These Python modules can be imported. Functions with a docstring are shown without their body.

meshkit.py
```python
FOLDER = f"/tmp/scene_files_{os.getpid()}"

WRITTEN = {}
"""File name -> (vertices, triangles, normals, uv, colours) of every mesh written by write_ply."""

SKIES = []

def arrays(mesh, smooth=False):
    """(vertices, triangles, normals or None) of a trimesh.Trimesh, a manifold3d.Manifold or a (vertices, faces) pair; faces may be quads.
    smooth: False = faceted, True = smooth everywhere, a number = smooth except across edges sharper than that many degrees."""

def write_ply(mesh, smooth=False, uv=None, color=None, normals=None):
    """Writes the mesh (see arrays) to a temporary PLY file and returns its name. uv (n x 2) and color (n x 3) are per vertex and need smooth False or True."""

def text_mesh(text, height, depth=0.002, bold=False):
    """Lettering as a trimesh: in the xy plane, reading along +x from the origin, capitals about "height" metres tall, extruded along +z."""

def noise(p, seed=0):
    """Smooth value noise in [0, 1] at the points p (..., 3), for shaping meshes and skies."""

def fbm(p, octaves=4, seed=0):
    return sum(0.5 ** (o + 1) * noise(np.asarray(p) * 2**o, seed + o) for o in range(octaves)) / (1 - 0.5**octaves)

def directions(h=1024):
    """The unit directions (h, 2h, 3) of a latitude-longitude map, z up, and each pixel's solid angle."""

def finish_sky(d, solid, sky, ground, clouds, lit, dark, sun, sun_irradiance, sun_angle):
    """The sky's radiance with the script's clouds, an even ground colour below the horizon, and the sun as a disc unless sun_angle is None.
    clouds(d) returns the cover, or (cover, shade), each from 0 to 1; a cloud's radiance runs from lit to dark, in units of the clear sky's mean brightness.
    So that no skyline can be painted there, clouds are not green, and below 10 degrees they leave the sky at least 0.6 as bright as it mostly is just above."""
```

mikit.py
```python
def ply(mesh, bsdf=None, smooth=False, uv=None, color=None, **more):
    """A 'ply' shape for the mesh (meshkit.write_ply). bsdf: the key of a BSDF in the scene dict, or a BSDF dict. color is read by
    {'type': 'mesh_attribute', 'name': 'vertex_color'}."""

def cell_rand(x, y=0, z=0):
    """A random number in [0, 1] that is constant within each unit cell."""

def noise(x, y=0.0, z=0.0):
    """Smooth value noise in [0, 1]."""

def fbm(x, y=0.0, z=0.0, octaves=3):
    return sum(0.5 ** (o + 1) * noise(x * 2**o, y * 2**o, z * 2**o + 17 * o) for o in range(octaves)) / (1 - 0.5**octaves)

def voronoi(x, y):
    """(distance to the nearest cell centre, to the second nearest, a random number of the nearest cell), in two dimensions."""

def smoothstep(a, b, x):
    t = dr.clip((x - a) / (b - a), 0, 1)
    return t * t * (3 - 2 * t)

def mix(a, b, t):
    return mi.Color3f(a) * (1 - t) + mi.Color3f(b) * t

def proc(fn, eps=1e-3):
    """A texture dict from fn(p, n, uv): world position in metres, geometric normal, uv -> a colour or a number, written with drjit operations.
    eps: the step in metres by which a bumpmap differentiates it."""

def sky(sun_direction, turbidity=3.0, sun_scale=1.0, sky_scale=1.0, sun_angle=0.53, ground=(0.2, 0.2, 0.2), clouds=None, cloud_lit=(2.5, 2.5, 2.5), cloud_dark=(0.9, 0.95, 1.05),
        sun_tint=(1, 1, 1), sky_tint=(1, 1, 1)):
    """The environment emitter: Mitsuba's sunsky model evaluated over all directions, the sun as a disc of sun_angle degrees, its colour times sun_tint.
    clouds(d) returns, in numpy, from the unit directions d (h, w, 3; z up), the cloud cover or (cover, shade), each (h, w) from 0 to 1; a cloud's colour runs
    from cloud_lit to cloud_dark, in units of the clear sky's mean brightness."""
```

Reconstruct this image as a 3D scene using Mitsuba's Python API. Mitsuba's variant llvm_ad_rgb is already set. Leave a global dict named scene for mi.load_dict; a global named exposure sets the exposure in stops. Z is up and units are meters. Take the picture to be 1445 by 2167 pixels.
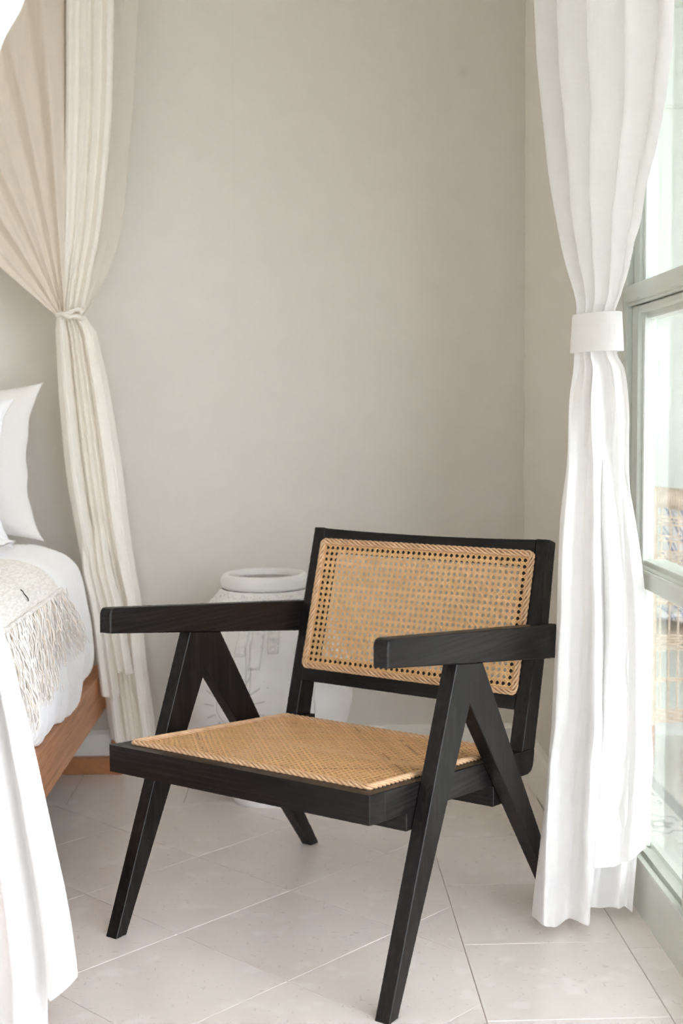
import math, random
import numpy as np, trimesh, mitsuba as mi, drjit as dr, mikit, meshkit
import manifold3d as m3
from scipy.interpolate import PchipInterpolator, CubicSpline
from shapely.geometry import Polygon, box as sbox, Point
from shapely.affinity import rotate as srot

rng = np.random.default_rng(7)
T4 = mi.ScalarTransform4f
scene, labels = {}, {}

# ---------------------------------------------------------------- camera, sky, exposure
F_PX = 2695.1
eye = np.array([0.0, 0.0, 0.988])
fwd = np.array([0.03183283, 0.99649766, -0.07732457])
up = np.array([0.01057157, 0.07702376, 0.99697321])
scene['camera'] = {
    'type': 'thinlens', 'fov': math.degrees(2 * math.atan(722.5 / F_PX)), 'fov_axis': 'x',
    'to_world': T4().look_at(origin=eye.tolist(), target=(eye + fwd).tolist(), up=up.tolist()),
    'aperture_radius': 0.006, 'focus_distance': 2.35, 'near_clip': 0.05, 'far_clip': 200.0}


def overcast(d):
    n = meshkit.fbm(d * np.array([2.5, 2.5, 5.0]), 4, 3)
    return 0.9 + 0.1 * n, 0.25 + 0.3 * n


scene['sky'] = mikit.sky((0.75, -0.35, 0.9), turbidity=4.0, sun_scale=0.0, sky_scale=1.0, ground=(0.22, 0.24, 0.20),
                         clouds=overcast, cloud_lit=(2.27, 2.36, 2.56), cloud_dark=(1.43, 1.5, 1.63))
exposure = 5.42

# ---------------------------------------------------------------- small helpers
names_used = {}


def numbered(key):
    n = names_used.get(key, 0)
    names_used[key] = n + 1
    return key if n == 0 else f'{key}_{n:03d}'


def add(name, mesh, bsdf, parent=None, smooth=False, **more):
    key = numbered((parent + '__' if parent else '') + name)
    scene[key] = mikit.ply(mesh, bsdf, smooth=smooth, **more)
    return key


def thing(name, label, category, group=None):
    key = numbered(name)
    labels[key] = {'label': label, 'category': category}
    if group:
        labels[key]['group'] = group
    return key


def tag(key, label=None, category=None, group=None, kind=None):
    d = {k: v for k, v in dict(label=label, category=category, group=group, kind=kind).items() if v}
    labels.setdefault(key, {}).update(d)
    return key


def hull(pts):
    m = m3.Manifold.hull_points(np.asarray(pts, float)).to_mesh()
    return trimesh.Trimesh(np.array(m.vert_properties[:, :3]), np.array(m.tri_verts), process=False)


def bbox(x0, x1, y0, y1, z0, z1, b=0.0):
    """A box, its edges chamfered by b."""
    lo, hi = np.array([x0, y0, z0], float), np.array([x1, y1, z1], float)
    if b <= 0:
        return trimesh.creation.box(bounds=[lo, hi])
    pts = []
    for c in np.ndindex(2, 2, 2):
        p = np.where(np.array(c), hi, lo)
        s = np.where(np.array(c), -1, 1)
        for k in range(3):
            o = np.array([b, b, b]) * s
            o[k] = 0
            pts.append(p + o)
    return hull(pts)


def prism(poly, x0, x1, b=0.0015):
    """A convex (s, z) outline, extruded along x from x0 to x1, the edges of both ends chamfered."""
    P = Polygon(poly)
    Q = P.buffer(-b, join_style=2)
    a, c = np.array(P.exterior.coords)[:-1], np.array(Q.exterior.coords)[:-1]
    rows = [(x0, c), (x0 + b, a), (x1 - b, a), (x1, c)]
    return hull(np.vstack([np.column_stack([np.full(len(q), x), q]) for x, q in rows]))


def rounded(poly, i, r, n=6):
    """The outline with corner i rounded by radius r."""
    poly = [np.array(p, float) for p in poly]
    p, a, b = poly[i], poly[i - 1], poly[(i + 1) % len(poly)]
    u, v = (a - p) / np.linalg.norm(a - p), (b - p) / np.linalg.norm(b - p)
    s, e = p + u * r, p + v * r
    arc = [(1 - t) ** 2 * s + 2 * t * (1 - t) * p + t * t * e for t in np.linspace(0, 1, n)]
    return poly[:i] + arc + poly[i + 1:]


def tube(points, r, sides=6, closed=False):
    p = np.asarray(points, float)
    t = np.roll(p, -1, 0) - np.roll(p, 1, 0) if closed else np.gradient(p, axis=0)
    t /= np.linalg.norm(t, axis=1, keepdims=True) + 1e-12
    ref = np.where(np.abs(t[:, 2:]) < 0.9, [0, 0, 1.0], [1.0, 0, 0])
    a = np.cross(t, ref)
    a /= np.linalg.norm(a, axis=1, keepdims=True) + 1e-12
    b = np.cross(t, a)
    ang = np.arange(sides) * 2 * np.pi / sides
    r = np.broadcast_to(r, (len(p),))[:, None, None]
    v = p[:, None] + r * (np.cos(ang)[None, :, None] * a[:, None] + np.sin(ang)[None, :, None] * b[:, None])
    n = len(p)
    i, j = np.meshgrid(np.arange(n if closed else n - 1), np.arange(sides), indexing='ij')
    k, l = (i + 1) % n, (j + 1) % sides
    f = np.stack([i * sides + j, k * sides + j, k * sides + l, i * sides + l], -1).reshape(-1, 4)
    f = np.vstack([f[:, [0, 2, 1]], f[:, [0, 3, 2]]])
    v = v.reshape(-1, 3)
    if not closed:
        caps = [[0, q, q + 1] for q in range(1, sides - 1)] + [[(n - 1) * sides, (n - 1) * sides + q + 1, (n - 1) * sides + q] for q in range(1, sides - 1)]
        f = np.vstack([f, caps])
    return trimesh.Trimesh(v, f, process=False)


def grid_mesh(P, wrap=False):
    """A mesh of the points P (rows, columns, 3)."""
    n, m = P.shape[:2]
    i, j = np.meshgrid(np.arange(n - 1), np.arange(m if wrap else m - 1), indexing='ij')
    k = (j + 1) % m
    f = np.stack([i * m + j, i * m + k, (i + 1) * m + k, (i + 1) * m + j], -1).reshape(-1, 4)
    return trimesh.Trimesh(P.reshape(-1, 3), np.vstack([f[:, [0, 1, 2]], f[:, [0, 2, 3]]]), process=False)


def cat(ms):
    return trimesh.util.concatenate(ms)


def lathe(prof, n=96):
    prof = np.asarray(prof, float)
    a = np.arange(n) * 2 * np.pi / n
    return np.stack([prof[:, :1] * np.cos(a), prof[:, :1] * np.sin(a), np.broadcast_to(prof[:, 1:], (len(prof), n))], -1)


# ---------------------------------------------------------------- materials
def principled(color, rough=0.5, spec=0.5, twosided=True, **more):
    d = {'type': 'principled', 'base_color': color if isinstance(color, dict) else {'type': 'rgb', 'value': list(color)}, 'roughness': rough, 'specular': spec, **more}
    return {'type': 'twosided', 'bsdf': d} if twosided else d


def bump(inner, fn, scale, eps=1e-3):
    return {'type': 'twosided', 'bsdf': {'type': 'bumpmap', 'arbitrary': mikit.proc(fn, eps), 'scale': scale, 'bsdf': inner}}


C3 = mi.Color3f
CH_O, CH_PHI = np.array([-0.26719, 1.98152]), -0.63748
cX, cS = np.array([math.cos(CH_PHI), math.sin(CH_PHI), 0]), np.array([-math.sin(CH_PHI), math.cos(CH_PHI), 0])


def wall_color(p, n, uv):
    c = mikit.mix((0.625, 0.592, 0.535), (0.655, 0.624, 0.574), mikit.fbm(p.x * 1.3, p.y * 1.3, p.z * 1.3, 3))
    spot = dr.exp(-(dr.square(p.x - 0.449) + dr.square(p.z - 1.905)) / 0.00012) * 0.10
    hair = dr.exp(-dr.square((p.x + 0.168 + 0.004 * mikit.noise(p.z * 7)) / 0.0012)) * 0.035 * mikit.smoothstep(1.1, 1.3, p.z)
    return c * (1 - spot - hair)


def wall_relief(p, n, uv):
    return mikit.fbm(p.x * 9, p.y * 9, p.z * 9, 3) * 0.7 + mikit.fbm(p.x * 60, p.y * 60, p.z * 60, 2) * 0.12


scene['plaster'] = bump(principled(mikit.proc(wall_color), 0.75, 0.25, False), wall_relief, 0.004, 4e-3)
scene['white_paint'] = principled((0.76, 0.745, 0.70), 0.5, 0.4)


def sage(p, n, uv):
    return mikit.mix((0.535, 0.555, 0.50), (0.585, 0.60, 0.55), mikit.fbm(p.x * 30, p.y * 5, p.z * 5, 3))


scene['sage_paint'] = principled(mikit.proc(sage), 0.35, 0.5)


def tile_fn(tint):
    def f(p, n, uv):
        a = mikit.fbm(p.x * 5 + tint * 31, p.y * 5, 0, 4)
        b = mikit.fbm(p.x * 22, p.y * 22 + tint * 17, 3, 3)
        c = mikit.mix((0.73, 0.665, 0.625), (0.79, 0.74, 0.705), a) * (0.985 + 0.03 * tint)
        c = mikit.mix(c, (0.83, 0.79, 0.76), mikit.smoothstep(0.6, 0.85, b) * 0.6)
        speck = mikit.smoothstep(0.90, 0.93, mikit.noise(p.x * 130, p.y * 130, 5))
        return c * (1 - 0.12 * speck)
    return f


def tile_relief(p, n, uv):
    return mikit.fbm(p.x * 14, p.y * 14, 0, 3)


for k in range(3):
    scene[f'tile_{k}'] = bump(principled(mikit.proc(tile_fn(k / 2)), 0.27, 0.5, False), tile_relief, 0.0016, 4e-3)
scene['grout'] = principled((0.40, 0.345, 0.30), 0.8, 0.2)


def wood_fn(axis):
    """Black-stained open-grain wood, the grain running along axis (0 x, 1 s, 2 z of the chair)."""
    def f(p, n, uv):
        x = p.x * cX[0] + p.y * cX[1]
        s = p.x * cS[0] + p.y * cS[1]
        q = [x, s, p.z]
        k = [260.0, 260.0, 260.0]
        k[axis] = 9.0
        k2 = [40.0, 40.0, 40.0]
        k2[axis] = 3.0
        g = mikit.fbm(q[0] * k[0], q[1] * k[1], q[2] * k[2], 2)
        h = mikit.noise(q[0] * k2[0], q[1] * k2[1], q[2] * k2[2])
        return g * 0.75 + h * 0.25
    return f


for nm, ax in (('across', 0), ('along', 1), ('upright', 2)):
    g = wood_fn(ax)

    def wc(p, n, uv, g=g):
        return mikit.mix((0.0045, 0.0036, 0.0036), (0.0125, 0.0095, 0.0093), mikit.smoothstep(0.35, 0.8, g(p, n, uv)))

    def wr(p, n, uv, g=g):
        return mikit.smoothstep(0.30, 0.55, g(p, n, uv))

    scene[f'wood_{nm}'] = bump(principled(mikit.proc(wc), 0.40, 0.31, False), wr, 0.00020, 8e-4)


def teak(p, n, uv):
    g = mikit.fbm(p.x * 90, p.y * 5, p.z * 90, 3)
    w = mikit.noise(p.x * 14, p.y * 1.7, p.z * 14)
    c = mikit.mix((0.29, 0.112, 0.045), (0.50, 0.225, 0.092), g * 0.6 + w * 0.4)
    return c * (0.85 + 0.15 * mikit.smoothstep(0.3, 0.4, mikit.fbm(p.x * 240, p.y * 14, p.z * 240, 2)))


scene['teak'] = principled(mikit.proc(teak), 0.35, 0.5)
scene['cane'] = principled({'type': 'mesh_attribute', 'name': 'vertex_color'}, 0.42, 0.5)


def rattan(p, n, uv):
    return mikit.mix((0.50, 0.29, 0.15), (0.72, 0.49, 0.30), mikit.fbm(p.x * 60, p.y * 60, p.z * 60, 3))


scene['rattan_binding'] = principled(mikit.proc(rattan), 0.4, 0.5)


def cloth(color, trans, weave=1500.0, slub=0.05, streak=(220.0, 220.0, 9.0)):
    """Woven cloth that lets some light through."""
    def f(p, n, uv):
        s = mikit.fbm(p.x * streak[0], p.y * streak[1], p.z * streak[2], 2)
        t = mikit.fbm(p.x * 35, p.y * 35, p.z * 420, 2)
        return C3(*color) * (1 - slub + slub * (s + t))
    return {'type': 'principledthin', 'base_color': mikit.proc(f), 'roughness': 0.8, 'diff_trans': trans, 'spec_trans': 0.0, 'eta': 1.2, 'sheen': 0.15}


scene['white_linen'] = cloth((0.90, 0.895, 0.89), 0.42, slub=0.03)
scene['warm_lit_muslin'] = cloth((0.86, 0.82, 0.755), 0.30, slub=0.03)  # canopy cloth of the far drape, warm light tinted into its colour
scene['dimmed_muslin'] = cloth((0.785, 0.775, 0.765), 0.22, slub=0.03)  # the same canopy cloth, darkened for the near drape in strong light
scene['sheer_muslin'] = cloth((0.84, 0.80, 0.735), 1.0, slub=0.03)
scene['shaded_muslin'] = cloth((0.76, 0.685, 0.59), 0.45, slub=0.04)  # canopy cloth for the back panel, its shadow tone put into the colour
scene['bed_cotton'] = principled((0.86, 0.86, 0.87), 0.8, 0.2, sheen=0.2)
scene['pillow_linen'] = principled((0.80, 0.775, 0.745), 0.85, 0.15, sheen=0.2)


def throw_color(p, n, uv):
    s = mikit.fbm(p.x * 300, p.y * 60, p.z * 300, 3)
    return mikit.mix((0.70, 0.665, 0.62), (0.83, 0.805, 0.77), mikit.smoothstep(0.25, 0.75, s))


scene['throw_wool'] = bump(principled(mikit.proc(throw_color), 0.9, 0.1, False), lambda p, n, uv: mikit.fbm(p.x * 260, p.y * 110, p.z * 260, 2), 0.004, 1e-3)
scene['fringe_yarn'] = principled({'type': 'mesh_attribute', 'name': 'vertex_color'}, 0.9, 0.1)
scene['black_felt'] = principled((0.01, 0.01, 0.011), 0.9, 0.1)


def clay(p, n, uv):
    c = mikit.mix((0.66, 0.635, 0.61), (0.80, 0.785, 0.765), mikit.fbm(p.x * 12, p.y * 12, p.z * 12, 3))
    d = mikit.smoothstep(0.62, 0.75, mikit.noise(p.x * 330, p.y * 330, p.z * 330)) * mikit.smoothstep(0.478, 0.484, p.z) * mikit.smoothstep(0.547, 0.545, p.z) * 0.45
    s = mikit.smoothstep(0.955, 0.965, mikit.noise(p.x * 210, p.y * 210, p.z * 210)) * 0.4
    return c * (1 - d - s)


scene['whitewashed_clay'] = principled(mikit.proc(clay), 0.7, 0.25)
scene['clay_body'] = principled({'type': 'mesh_attribute', 'name': 'vertex_color'}, 0.7, 0.25)
scene['inner_clay'] = principled((0.40, 0.38, 0.36), 0.85, 0.15)  # the urn's inside, a darker grey than its outside
scene['pane_glass'] = {'type': 'thindielectric', 'int_ior': 1.5}


def outside_wall(p, n, uv):
    return mikit.mix((0.66, 0.69, 0.64), (0.71, 0.735, 0.69), mikit.fbm(p.x * 4, p.y * 4, p.z * 4, 3))


scene['outside_plaster'] = principled(mikit.proc(outside_wall), 0.8, 0.2)


def terrace_print(p, n, uv):
    """Encaustic tiles: grey scrolls and rosettes on pale cement, and a grey border line."""
    s = 0.22
    u = (p.x - 0.918) / s + 0.5
    v = (p.y - 3.202) / s + 0.5
    fu, fv = u - dr.floor(u) - 0.5, v - dr.floor(v) - 0.5
    r = dr.sqrt(fu * fu + fv * fv)
    a = dr.atan2(fv, fu)
    petal = mikit.smoothstep(0.02, -0.02, r - (0.155 + 0.035 * dr.cos(6 * a))) * mikit.smoothstep(-0.01, 0.01, r - 0.06)
    au, av = dr.abs(fu), dr.abs(fv)
    scroll = mikit.smoothstep(0.03, 0.01, dr.abs(r - 0.31 - 0.035 * dr.cos(8 * a)))
    cu, cv = 0.5 - au, 0.5 - av
    rc = dr.sqrt(cu * cu + cv * cv)
    ac = dr.atan2(cv, cu)
    leaf = mikit.smoothstep(0.02, -0.02, rc - (0.12 + 0.07 * dr.cos(4 * ac))) * mikit.smoothstep(-0.01, 0.02, rc - 0.045)
    ink = dr.maximum(dr.maximum(petal, scroll), leaf) * mikit.smoothstep(0.985, 0.975, p.x)
    line = mikit.smoothstep(0.004, 0.0, dr.abs(p.x - 1.005) - 0.016)
    ink = dr.maximum(ink, line)
    base = mikit.mix((0.70, 0.705, 0.67), (0.75, 0.75, 0.72), mikit.fbm(p.x * 9, p.y * 9, 0, 3))
    return mikit.mix(base, (0.36, 0.39, 0.38), ink * 0.85)


scene['terrace_tile'] = principled(mikit.proc(terrace_print), 0.35, 0.5)


def wicker_color(p, n, uv):
    return mikit.mix((0.50, 0.38, 0.27), (0.68, 0.56, 0.43), mikit.fbm(p.x * 50, p.y * 50, p.z * 50, 3))


scene['wicker'] = principled(mikit.proc(wicker_color), 0.55, 0.4)
scene['red_wood'] = principled((0.36, 0.17, 0.11), 0.45, 0.5)


def ticking(p, n, uv):
    t = (p.x * 0.80 + p.z * 0.42) / 0.030
    f = t - dr.floor(t)
    stripe = mikit.smoothstep(0.10, 0.06, dr.abs(f - 0.35)) + mikit.smoothstep(0.06, 0.03, dr.abs(f - 0.62))
    return mikit.mix((0.80, 0.80, 0.80), (0.20, 0.24, 0.40), dr.minimum(stripe, 1.0))


scene['striped_ticking'] = principled(mikit.proc(ticking), 0.85, 0.15)

# ---------------------------------------------------------------- the room
WX, BY, WO = 0.618, 3.505, 0.716                    # right wall, back wall
X0, Y0, ZC = -2.7, -2.6, 2.9             # left wall, front wall, ceiling
WIN_Y, WIN_TOP, WIN_Y0 = 2.59, 2.45, -2.0
S = 'structure'
GX = 0.6574                              # inner face of the window frame


def joined(*parts):
    return cat(list(parts))


tag(add('wall_back', bbox(X0 - 0.2, WO, BY, BY + 0.6, -0.08, ZC), 'plaster'), kind=S)
tag(add('wall_right', joined(bbox(WX, WO, WIN_Y, BY, -0.08, ZC), bbox(WX, WO, Y0, WIN_Y0, -0.08, ZC), bbox(WX, WO, WIN_Y0, WIN_Y, WIN_TOP, ZC)), 'plaster'), kind=S)
tag(add('wall_left', bbox(X0 - 0.2, X0, Y0, BY, -0.02, ZC), 'plaster'), kind=S)
FX0, FX1, FZ = -0.5, 0.35, 2.3            # unseen opening added behind the camera to let in more light
tag(add('wall_front', joined(bbox(X0 - 0.2, FX0, Y0 - 0.2, Y0, -0.02, ZC), bbox(FX1, WO, Y0 - 0.2, Y0, -0.02, ZC), bbox(FX0, FX1, Y0 - 0.2, Y0, FZ, ZC)), 'plaster'), kind=S)
tag(add('ceiling', bbox(X0 - 0.2, WO, Y0 - 0.2, BY + 0.2, ZC, ZC + 0.15), 'white_paint'), kind=S)


def skirting(length_axis, a, b, at):
    h, d = 0.118, 0.02
    pts = [(0, 0), (d, 0), (d, h - 0.012), (d - 0.008, h), (0, h)]
    if length_axis == 0:
        return hull([(x, at - u, v) for x in (a, b) for u, v in pts])
    return hull([(at - u, y, v) for y in (a, b) for u, v in pts])


tag(add('baseboard_back', skirting(0, X0, WX, BY), 'white_paint'), kind=S)
tag(add('baseboard_right', skirting(1, WIN_Y + 0.002, BY - 0.02, WX), 'white_paint'), kind=S)

# floor: a mortar bed, and on it every tile of the part in view
tag(add('floor', bbox(X0 - 0.2, GX + 0.05, Y0 - 0.2, BY + 0.1, -0.10, -0.0022), 'grout'), kind=S)
TS, BX, ROW = 0.30, 0.2932, 2.2926
tile_o, tile_a = np.array([-0.24226, 2.36949]), 0.7816


def lay(poly, n):
    """One floor tile with a soft edge, a hair higher or lower than the next."""
    if poly.is_empty or poly.area < 2e-4:
        return
    for g in getattr(poly, 'geoms', [poly]):
        if g.area < 2e-4:
            continue
        e = g.buffer(-0.0007, join_style=2)
        i = e.buffer(-0.0008, join_style=2)
        if i.is_empty or i.geom_type != 'Polygon' or e.geom_type != 'Polygon':
            continue
        dz = rng.uniform(-0.0003, 0.0003)
        tilt = rng.uniform(-0.0008, 0.0008, 2)
        c = np.array(e.centroid.coords[0])
        P = []
        for q, z in ((e, -0.010), (e, -0.0012), (i, 0.0)):
            xy = np.array(q.exterior.coords)[:-1]
            P.append(np.column_stack([xy, z + (dz + (xy - c) @ tilt if z > -0.01 else 0 * xy[:, 0])]))
        add('tile', hull(np.vstack(P)), f'tile_{n % 3}', 'floor')


NEAR, LEFT, BROW = 1.10, -1.55, ROW + 3 * TS
field = sbox(LEFT, NEAR, BX, BROW)
u = np.array([math.cos(tile_a), math.sin(tile_a)]) * TS
v = np.array([math.sin(tile_a), -math.cos(tile_a)]) * TS
n = 0
for i in range(-12, 13):
    for j in range(-12, 13):
        o = tile_o + u * i + v * j
        sq = Polygon([o, o + u, o + u + v, o + v])
        if sq.intersects(field):
            n += 1
            lay(sq.intersection(field), rng.integers(3))
for k in range(-2, 5):                                   # the border along the window wall
    y1 = ROW + TS * (k - 1) + TS
    if y1 - TS < BROW - 1e-6 and y1 > NEAR - 0.2:
        lay(sbox(BX, y1 - TS, WX - 0.022, min(y1, BROW)), rng.integers(3))
for k in range(-6, 2):                                   # and along the back wall
    lay(sbox(BX + TS * k, BROW, min(BX + TS * (k + 1), WX), BY), rng.integers(3))
for k in range(-3, 5):                                   # the sill strip in the window's recess
    y1 = ROW + TS * k - 0.03
    if y1 < WIN_Y + TS:
        lay(sbox(WX - 0.022, y1 - TS, GX + 0.005, min(y1, WIN_Y)), rng.integers(3))
FAR = sbox(X0, Y0, WX - 0.022, NEAR).union(sbox(X0, NEAR, LEFT, BY))
for cx in np.arange(X0, GX, 0.6):                        # the rest of the floor, behind the camera and past the bed
    for cy in np.arange(Y0, BY, 0.6):
        lay(sbox(cx, cy, cx + 0.6, cy + 0.6).intersection(FAR), rng.integers(3))

# ---------------------------------------------------------------- the window wall
def along_y(profile, y0, y1):
    """An (x, z) outline run along y."""
    P = Polygon(profile)
    m = trimesh.creation.extrude_polygon(P, y1 - y0, engine='earcut')
    w = m.vertices
    m.vertices = np.column_stack([w[:, 0], y1 - w[:, 2], w[:, 1]])
    m.fix_normals()
    return m


W = 'window_1'
names_used[W] = 1
labels[W] = {'kind': S}
sill = [(GX, -0.0), (GX, 0.102), (GX + .002, 0.106), (GX + .012, 0.106), (GX + .013, .099), (GX + .019, .099), (GX + .020, .110), (GX + .034, .110),
        (GX + .036, .098), (GX + .050, .098), (GX + .051, .108), (GX + .064, .108), (GX + .056, .101), (GX + .12, .094), (GX + .12, -0.09), (GX + .0, -0.09)]
add('bottom_rail', along_y(sill, WIN_Y0, WIN_Y), 'sage_paint', W)


def rail(z0, z1, y0, y1, x0=GX, x1=GX + 0.059):
    return bbox(x0, x1, y0, y1, z0, z1, 0.003)


posts = [2.10, 1.0, -0.1, -1.2]
add('jamb', joined(bbox(GX, GX + 0.052, 2.559, WIN_Y, 0.10, WIN_TOP, 0.003), bbox(GX + 0.052, WO + .001, 2.572, WIN_Y, 0.10, WIN_TOP, 0.003)), 'sage_paint', W)
for y in posts:
    add('mullion', bbox(GX, GX + 0.059, y - 0.045, y + 0.03, 0.0, WIN_TOP, 0.003), 'sage_paint', W)
add('jamb', bbox(GX, GX + 0.059, WIN_Y0, WIN_Y0 + 0.035, 0.10, WIN_TOP, 0.003), 'sage_paint', W)
add('top_rail', rail(WIN_TOP - 0.06, WIN_TOP, WIN_Y0, WIN_Y, GX, GX + 0.059), 'sage_paint', W)
add('transom', joined(rail(1.203, 1.236, WIN_Y0, 2.562, GX - 0.004, GX + .062), rail(1.197, 1.206, WIN_Y0, 2.560, GX + 0.004, GX + 0.06)), 'sage_paint', W)
bays = [(2.13, 2.556), (1.03, 2.055), (-0.07, 0.955), (-1.17, -0.145), (WIN_Y0 + 0.035, -1.245)]
for y0, y1 in bays:
    # the casement: two stiles with a bead, a top rail, a middle rail and its panes
    for a, b, c, d in ((y1 - 0.050, y1 - 0.003, y1 - 0.063, y1 - 0.048), (y0 + 0.003, y0 + 0.050, y0 + 0.048, y0 + 0.063)):
        add('stile', joined(bbox(GX + .010, GX + .034, a, b, 0.10, 1.196, 0.003), bbox(GX + .018, GX + .030, c, d, 0.10, 1.19, 0.002), bbox(GX + .033, GX + .049, a + .012, b - .012, 0.10, 1.19, 0.002)), 'sage_paint', W)
        add('stile', joined(bbox(GX + .012, GX + .034, a, b, 1.237, WIN_TOP - 0.06, 0.003), bbox(GX + .018, GX + .030, c, d, 1.237, WIN_TOP - 0.06, 0.002), bbox(GX + .033, GX + .049, a + .012, b - .012, 1.237, WIN_TOP - 0.06, 0.002)), 'sage_paint', W)
    add('casement_rail', joined(bbox(GX + .011, GX + .040, y0 + .003, y1 - .003, 1.180, 1.195, 0.003), bbox(GX + .024, GX + .056, y0 + .05, y1 - .05, 1.168, 1.182, 0.002)), 'sage_paint', W)
    add('middle_rail', joined(bbox(GX + .002, GX + .06, y0, y1, 0.645, 0.679, 0.003), bbox(GX + .010, GX + .059, y0, y1, 0.677, 0.683, 0.002),
                              bbox(GX + .022, GX + .07, y0 + .05, y1 - .05, 0.68, 0.692, 0.002)), 'sage_paint', W)
    for z0, z1 in ((0.100, 0.646), (0.685, 1.182), (1.235, WIN_TOP - 0.06)):
        a, b = y0 + 0.03, y1 - 0.03
        x = GX + 0.0445
        add('pane', (np.array([[x, a, z0], [x, b, z0], [x, b, z1], [x, a, z1]]), np.array([[0, 1, 2, 3]])), 'pane_glass', W)

# ---------------------------------------------------------------- outside
OZ = -0.08
tag(add('terrace_floor', bbox(WO, 6.0, -5.0, 4.3, OZ - 0.1, OZ), 'terrace_tile'), kind=S)
tag(add('exterior_wall', bbox(WO, 4.2, 4.1, 4.3, OZ, 3.2), 'outside_plaster'), kind=S)
tag(add('trim_1', bbox(WO, 4.2, 4.06, 4.1, 1.945, 2.25, 0.004), 'outside_plaster'), kind=S)
tag(add('porch_roof', bbox(WO, 3.4, 0.1, 4.3, 2.55, 2.7), 'outside_plaster'), kind=S)  # unseen roof, added to keep the sky off the terrace
tag(add('garden_wall', bbox(2.4, 2.6, 1.0, 4.1, OZ, 2.55), 'outside_plaster'), kind=S)  # unseen wall, put in to darken the far end of the terrace

# ---------------------------------------------------------------- the armchair
M_CH = np.array([[cX[0], cS[0], 0], [cX[1], cS[1], 0], [0, 0, 1.0]])


def chair(mesh):
    mesh = mesh.copy()
    mesh.vertices = np.asarray(mesh.vertices) @ M_CH.T + np.array([CH_O[0], CH_O[1], 0])
    return mesh


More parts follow.
